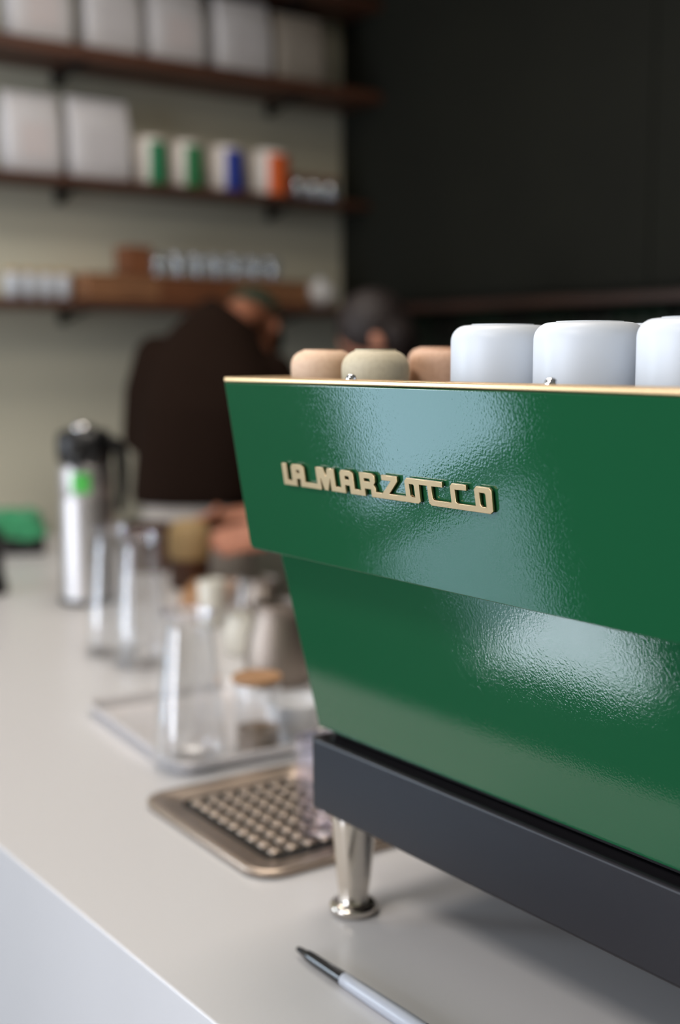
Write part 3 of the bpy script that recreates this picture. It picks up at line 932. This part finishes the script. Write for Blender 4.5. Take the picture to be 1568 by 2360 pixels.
crate(2.244, 2.540, .084, 'pine crate at the end by the white teapot')
k = thing('wooden_box', (1.908, 3.665, S3 + .0850), 'small red-brown wooden box standing on top of the crates', 'box')
box('box_body', M['crate2'], -.044, .044, -.045, .045, 0, .076, k, bevel=.002)
box('lid', M['crate2'], -.046, .046, -.047, .047, .0765, .092, k, bevel=.002)
for i in range(7):
    x = 1.990 + i * .0745
    t = tumbler('shelf_glass', (x, 3.66, S3 + .0850), .026, .032, .074, ('blue-grey glass next to the small wooden box', 'blue-grey glass second from the small wooden box', 'blue-grey glass third from the small wooden box', 'blue-grey glass in the middle of the row on the crates', 'blue-grey glass third from the far end of its row', 'blue-grey glass second from the far end of its row', 'blue-grey glass at the far end of the row on the crates')[i], 'glasses in a row on the crates', M['glass_shelf'], .010)
t = thing('teapot', (2.650, 3.665, S3 + .0005), 'round white teapot in the corner of the lowest shelf', 'teapot', rz=R(190))
lathe('body', M['white_ceramic'], [(0, 0), (.026, 0), (.030, .003), (.046, .022), (.052, .044), (.047, .066), (.034, .082), (.024, .086), (0, .087)], t, sharp=60)
lathe('lid', M['white_ceramic'], [(.026, .0865), (.024, .092), (.012, .097), (.004, .099), (.006, .106), (.004, .111), (0, .112)], t, sharp=60)
build(MB().tube([(.044, 0, .035), (.066, 0, .045), (.080, 0, .070), (.090, 0, .080)], [.013, .010, .007, .006], 12), 'spout', M['white_ceramic'], t)
build(MB().tube([(-.044, 0, .066), (-.070, 0, .068), (-.078, 0, .048), (-.066, 0, .028), (-.046, 0, .024)], .005, 10), 'handle', M['white_ceramic'], t)

# ------------------------------------------------------------------ people
def remeshed(mb, name, m, parent=None, voxel=.008, smooth=6):
    me = bpy.data.meshes.new(name)
    me.from_pydata(mb.v, [], mb.f)
    bm = bmesh.new(); bm.from_mesh(me)
    bmesh.ops.recalc_face_normals(bm, faces=bm.faces)
    bm.to_mesh(me); bm.free()
    o = bpy.data.objects.new(name + '_tmp', me)
    col.objects.link(o)
    md = o.modifiers.new('remesh', 'REMESH'); md.mode = 'VOXEL'; md.voxel_size = voxel
    sm = o.modifiers.new('smooth', 'SMOOTH'); sm.iterations = smooth; sm.factor = .5
    bpy.context.view_layer.update()
    me2 = bpy.data.meshes.new_from_object(o.evaluated_get(bpy.context.evaluated_depsgraph_get()))
    bpy.data.objects.remove(o)
    me2.name = name
    return finish(name, me2, m, parent, 80)

def hand(b, wrist, d, nrm, curl=35, s=1.0, thumb_side=1):
    """palm and five fingers; d = direction of the fingers, nrm = back of the hand"""
    d = Vector(d).normalized(); nrm = Vector(nrm); nrm = (nrm - d * nrm.dot(d)).normalized()
    side = d.cross(nrm) * thumb_side
    w = Vector(wrist)
    b.ell(w + d * .048 * s, [side * .041 * s, nrm * .014 * s, d * .056 * s])
    for i, (off, L) in enumerate(((.031, .072), (.010, .080), (-.011, .074), (-.031, .058))):
        p = w + d * .088 * s + side * off * s * .92
        pts = [p - d * .014 * s]
        dd = d.copy()
        for kx, fr in enumerate((.42, .32, .26)):
            pts.append(pts[-1] + dd * L * fr * s * (1.25 if kx == 0 else 1))
            dd = (dd * math.cos(R(curl)) - nrm * math.sin(R(curl)))
            n2 = nrm
            nrm_k = nrm * math.cos(R(curl)) + d * math.sin(R(curl))
            dd.normalize()
        b.tube(pts, [.0092 * s, .0088 * s, .0082 * s, .0070 * s], 10)
    t0 = w + d * .022 * s + side * .028 * s
    t1 = t0 + (d * .55 + side * .75 - nrm * .3).normalized() * .040 * s
    t2 = t1 + (d * .85 + side * .25 - nrm * .4).normalized() * .030 * s
    t3 = t2 + (d * .9 - side * .05 - nrm * .4).normalized() * .024 * s
    b.tube([t0, t1, t2, t3], [.014 * s, .011 * s, .0098 * s, .008 * s], 10)

def head(b, c, fwd, upv):
    c = Vector(c); f_ = Vector(fwd).normalized(); u_ = Vector(upv); u_ = (u_ - f_ * u_.dot(f_)).normalized(); s_ = f_.cross(u_)
    b.ell(c + u_ * .025 - f_ * .008, [s_ * .075, f_ * .094, u_ * .092], 20, 14)
    b.ell(c - u_ * .045 + f_ * .028, [s_ * .056, f_ * .062, u_ * .070], 18, 12)
    b.tube([c + f_ * .088 + u_ * .018, c + f_ * .106 - u_ * .016, c + f_ * .094 - u_ * .024], [.009, .013, .010], 10)
    for q in (-1, 1):
        b.ell(c + s_ * .077 * q - f_ * .006 - u_ * .004, [s_ * .009, f_ * .019 - s_ * .006 * q, u_ * .031], 12, 8)
    return f_, u_, s_

def face_parts(root, c, f_, u_, s_):
    c = Vector(c)
    for q in (-1, 1):
        build(MB().ell(c + f_ * .084 + s_ * .031 * q + u_ * .012, [s_ * .013, f_ * .008, u_ * .007], 12, 8), 'eye', M['eye'], root)
        build(MB().tube([c + f_ * .088 + s_ * .016 * q + u_ * .030, c + f_ * .086 + s_ * .034 * q + u_ * .034, c + f_ * .076 + s_ * .046 * q + u_ * .029], .004, 8), 'eyebrow', M['hair'], root)
    build(MB().tube([c + f_ * .082 + s_ * .024 - u_ * .058, c + f_ * .091 - u_ * .057, c + f_ * .082 - s_ * .024 - u_ * .058], .0055, 8), 'mouth', M['lip'], root)

def frame_pts(O, U, W):
    U = Vector(U).normalized(); W = Vector(W).normalized()
    def P(a, f_, z): return Vector((O[0], O[1], EZ)) + U * a + W * f_ + Vector((0, 0, z))
    return P, U, W

# --- first barista: dark brown shirt, bent over, back to the camera
P, U, W = frame_pts((1.83, 3.15), (.80, -.60, 0), (.60, .80, 0))
def ering(P, U, W, a, f_, z, ru, rv, tilt=0, n=28, pw=2.4):
    u2 = U * math.cos(R(tilt)) - Vector((0, 0, 1)) * math.sin(R(tilt))
    out = []
    for i in range(n):
        t = 2 * math.pi * i / n
        ct, st = math.cos(t), math.sin(t)
        out.append(P(a, f_, z) + u2 * ru * math.copysign(abs(ct) ** (2 / pw), ct) + W * rv * math.copysign(abs(st) ** (2 / pw), st))
    return out
hc = P(.158, .190, .075)
b = MB()
hf, hu, hs = head(b, hc, W * .75 + U * .25 + Vector((0, 0, -.62)), Vector((0, 0, 1)) + W * .5)
b.tube([P(.105, .065, .07), P(.128, .10, .118), P(.152, .150, .112)], [.062, .056, .058], 18)
b.rings([ering(P, U, W, .0, 0, -.42, .14, .10), ering(P, U, W, .03, .01, -.14, .15, .105), ering(P, U, W, .06, .03, -.02, .15, .10, 8), ering(P, U, W, .08, .055, .04, .12, .085, 18), ering(P, U, W, .105, .075, .08, .07, .06, 26)])
b.rings([ering(P, U, W, .0, 0, -.41, .14, .10), ering(P, U, W, 0, 0, -.52, .155, .11), ering(P, U, W, 0, 0, -.62, .14, .10)])
for q in (-1, 1):
    b.tube([P(.085 * q, 0, -.60), P(.095 * q, .02, -1.02), P(.095 * q, 0, -1.40), P(.095 * q, 0, -1.455)], [.075, .052, .036, .034], 16)
    b.tube([P(.095 * q, -.03, -1.475), P(.10 * q, .16, -1.485)], [.034, .030], 12)
b.tube([P(-.12, .03, .00), P(-.155, .04, -.22), P(-.12, .25, -.31), P(-.10, .33, -.315)], [.050, .042, .030, .026], 16)
hand(b, P(-.10, .33, -.315), W * .8 + Vector((0, 0, -.25)), Vector((0, 0, 1)), 35, 1.0, 1)
b.tube([P(.24, .06, -.05), P(.30, .09, -.25), P(.22, .30, -.32), P(.18, .37, -.325)], [.050, .042, .030, .026], 16)
hand(b, P(.18, .37, -.325), W * .8 - U * .3 + Vector((0, 0, -.25)), Vector((0, 0, 1)), 35, 1.0, -1)
p1 = remeshed(b, 'person', M['skin2'], voxel=.007)
tag(p1, 'person in dark brown shirt and green cap bending over, back turned', 'person')
face_parts(p1, hc, hf, hu, hs)
b = MB()
b.rings([ering(P, U, W, .0, 0, -.425, .186, .125), ering(P, U, W, .0, 0, -.40, .188, .127), ering(P, U, W, .012, 0, -.27, .186, .130), ering(P, U, W, .03, .005, -.14, .190, .135), ering(P, U, W, .052, .03, -.035, .186, .130, 8),
         ering(P, U, W, .072, .055, .040, .148, .112, 18), ering(P, U, W, .092, .076, .100, .106, .090, 27), ering(P, U, W, .108, .090, .136, .076, .070, 33)])
b.tube([P(-.115, .03, .0), P(-.150, .035, -.11), P(-.168, .04, -.24), P(-.13, .22, -.305)], [.064, .062, .056, .044], 18)
b.tube([P(.225, .06, -.05), P(.275, .08, -.16), P(.300, .09, -.26), P(.235, .27, -.315)], [.064, .062, .056, .044], 18)
remeshed(b, 'shirt', M['shirt'], p1, voxel=.010, smooth=10)
b = MB()
b.rings([ering(P, U, W, .0, 0, -.405, .150, .108), ering(P, U, W, 0, 0, -.52, .172, .124), ering(P, U, W, 0, 0, -.66, .168, .116)])
for q in (-1, 1):
    b.tube([P(.086 * q, 0, -.62), P(.096 * q, .02, -1.02), P(.096 * q, 0, -1.42)], [.092, .070, .060], 18, ends=False)
remeshed(b, 'trousers', M['trousers'], p1, voxel=.010)
for q in (-1, 1):
    build(MB().tube([P(.096 * q, -.035, -1.468), P(.098 * q, .06, -1.466), P(.10 * q, .17, -1.474)], [.045, .044, .037], 14), 'shoe', M['shoe'], p1)
b = MB()
hcv = Vector(hc)
b.ell(hcv + hu * .036 - hf * .012, [hs * .086, hf * .104, hu * .092], 24, 16)
o = build(b, 'cap', M['cap'], p1)
bm = bmesh.new(); bm.from_mesh(o.data)
bmesh.ops.bisect_plane(bm, geom=bm.verts[:] + bm.edges[:] + bm.faces[:], plane_co=hcv + hu * .022, plane_no=hu, clear_inner=True)
bm.to_mesh(o.data); bm.free()
for p_ in o.data.polygons: p_.use_smooth = True
b = MB()
pk = []
for i in range(13):
    t = R(-62 + 124 * i / 12)
    base_p = hcv + hu * .026 - hf * .012 + hf * .100 * math.cos(t) + hs * .083 * math.sin(t)
    tipp = base_p + hf * (.062 * math.cos(t)) - hu * .012
    pk.append((base_p, tipp))
b.v = [tuple(a) for a, _ in pk] + [tuple(c_) for _, c_ in pk] + [tuple(a + hu * .003) for a, _ in pk] + [tuple(c_ + hu * .003) for _, c_ in pk]
n = 13
for i in range(n - 1):
    b.f += [(i, i + 1, n + i + 1, n + i), (2 * n + i, 3 * n + i, 3 * n + i + 1, 2 * n + i + 1), (n + i, n + i + 1, 3 * n + i + 1, 3 * n + i)]
build(b, 'cap_peak', M['cap'], p1)

# --- second barista: dark hair, head bowed, reaching towards the canister
P, U, W = frame_pts((2.22, 2.67), (.30, .95, 0), (-.95, .30, 0))     # W = facing direction
hc = Vector((2.130, 2.690, EZ + .045))
b = MB()
hf, hu, hs = head(b, hc, Vector((-.66, .60, -.75)), Vector((-.35, .3, 1)))
b.tube([P(0, .0, -.12), P(0, .03, -.06), P(0, .07, .0)], [.062, .055, .056], 18)
b.rings([ering(P, U, W, 0, -.02, -.56, .135, .10), ering(P, U, W, 0, -.02, -.35, .15, .11), ering(P, U, W, 0, 0, -.20, .165, .105), ering(P, U, W, 0, 0, -.13, .11, .08), ering(P, U, W, 0, .01, -.09, .06, .06)])
b.rings([ering(P, U, W, 0, -.02, -.55, .14, .105), ering(P, U, W, 0, -.02, -.64, .16, .115), ering(P, U, W, 0, -.02, -.72, .14, .10)])
for q in (-1, 1):
    b.tube([P(.085 * q, -.02, -.70), P(.095 * q, .0, -1.06), P(.095 * q, -.02, -1.41), P(.095 * q, -.02, -1.455)], [.075, .052, .036, .034], 16)
    b.tube([P(.095 * q, -.05, -1.475), P(.10 * q, .14, -1.485)], [.034, .030], 12)
w1 = Vector((1.672, 2.506, EZ - .430))
w2 = Vector((1.690, 2.800, EZ - .430))
s1, e1 = P(-.17, .0, -.18), Vector((1.96, 2.43, EZ - .44))
s2, e2 = P(.17, .0, -.18), Vector((1.99, 2.82, EZ - .43))
b.tube([s1, e1, w1], [.050, .040, .027], 16)
b.tube([s2, e2, w2], [.050, .040, .027], 16)
hand(b, w1, Vector((-.95, .30, -.10)), Vector((-.25, -.85, .5)), 24, 1.0, 1)
hand(b, w2, Vector((-.95, -.34, -.10)), Vector((-.25, .85, .5)), 24, 1.0, -1)
p2 = remeshed(b, 'person', M['skin'], voxel=.006)
tag(p2, 'person with dark hair bowed behind the machine, hands around a canister', 'person')
face_parts(p2, hc, hf, hu, hs)
b = MB()
b.rings([ering(P, U, W, 0, -.02, -.42, .170, .130), ering(P, U, W, 0, -.02, -.35, .175, .132), ering(P, U, W, 0, 0, -.20, .188, .125), ering(P, U, W, 0, .0, -.13, .135, .10), ering(P, U, W, 0, .01, -.085, .075, .074)])
b.tube([s1, s1.lerp(e1, .5), e1.lerp(s1, .12)], [.064, .060, .054], 18)
b.tube([s2, s2.lerp(e2, .5), e2.lerp(s2, .12)], [.064, .060, .054], 18)
remeshed(b, 'shirt', M['shirt2'], p2, voxel=.010, smooth=8)
b = MB()
b.rings([ering(P, U, W, 0, -.02, -.40, .152, .114), ering(P, U, W, 0, -.02, -.66, .176, .128), ering(P, U, W, 0, -.02, -.76, .168, .116)])
for q in (-1, 1):
    b.tube([P(.086 * q, -.02, -.72), P(.096 * q, .0, -1.06), P(.096 * q, -.02, -1.42)], [.092, .068, .058], 18, ends=False)
remeshed(b, 'trousers', M['trousers2'], p2, voxel=.010)
for q in (-1, 1):
    build(MB().tube([P(.096 * q, -.055, -1.468), P(.098 * q, .04, -1.466), P(.10 * q, .15, -1.474)], [.045, .044, .037], 14), 'shoe', M['shoe'], p2)
b = MB()
b.ell(hc + hu * .036 - hf * .020, [hs * .088, hf * .100, hu * .098], 24, 16)
b.ell(hc - hu * .020 - hf * .050, [hs * .080, hf * .062, hu * .085], 20, 12)
remeshed(b, 'hair', M['hair'], p2, voxel=.008, smooth=3)

# ------------------------------------------------------------------ ceiling fill panels, unseen and added to light the room
def fill_panel(x, y, label, power):
    t = thing('ceiling_fill', (x, y, CH), label, 'fill_lamp', group='added square fill light panels')
    b = MB()
    b.rings([[(px, py, z) for px, py in rrect(-a, a, -a, a, .02)] for a, z in ((.33, 0), (.33, -.03), (.31, -.032), (.30, -.026))], caps=False)
    build(b, 'rim', M['frame'], t)
    b = MB(); b.v = [(px, py, -.026) for px, py in rrect(-.301, .301, -.301, .301, .02)]; b.f = [tuple(range(len(b.v)))]
    build(b, 'diffuser', M['fill_lamp'], t)
    area('fill_glow', (x, y, CH - .035), (0, 0, -1), .58, .58, power, (1.0, .97, .93))
    return t
fill_panel(1.25, 2.55, 'added square fill light above the far end of the counter', 13)
fill_panel(.95, 1.30, 'added square fill light above the middle of the counter', 9)
fill_panel(-.95, .60, 'added square fill light on the customer side of the column', 24)
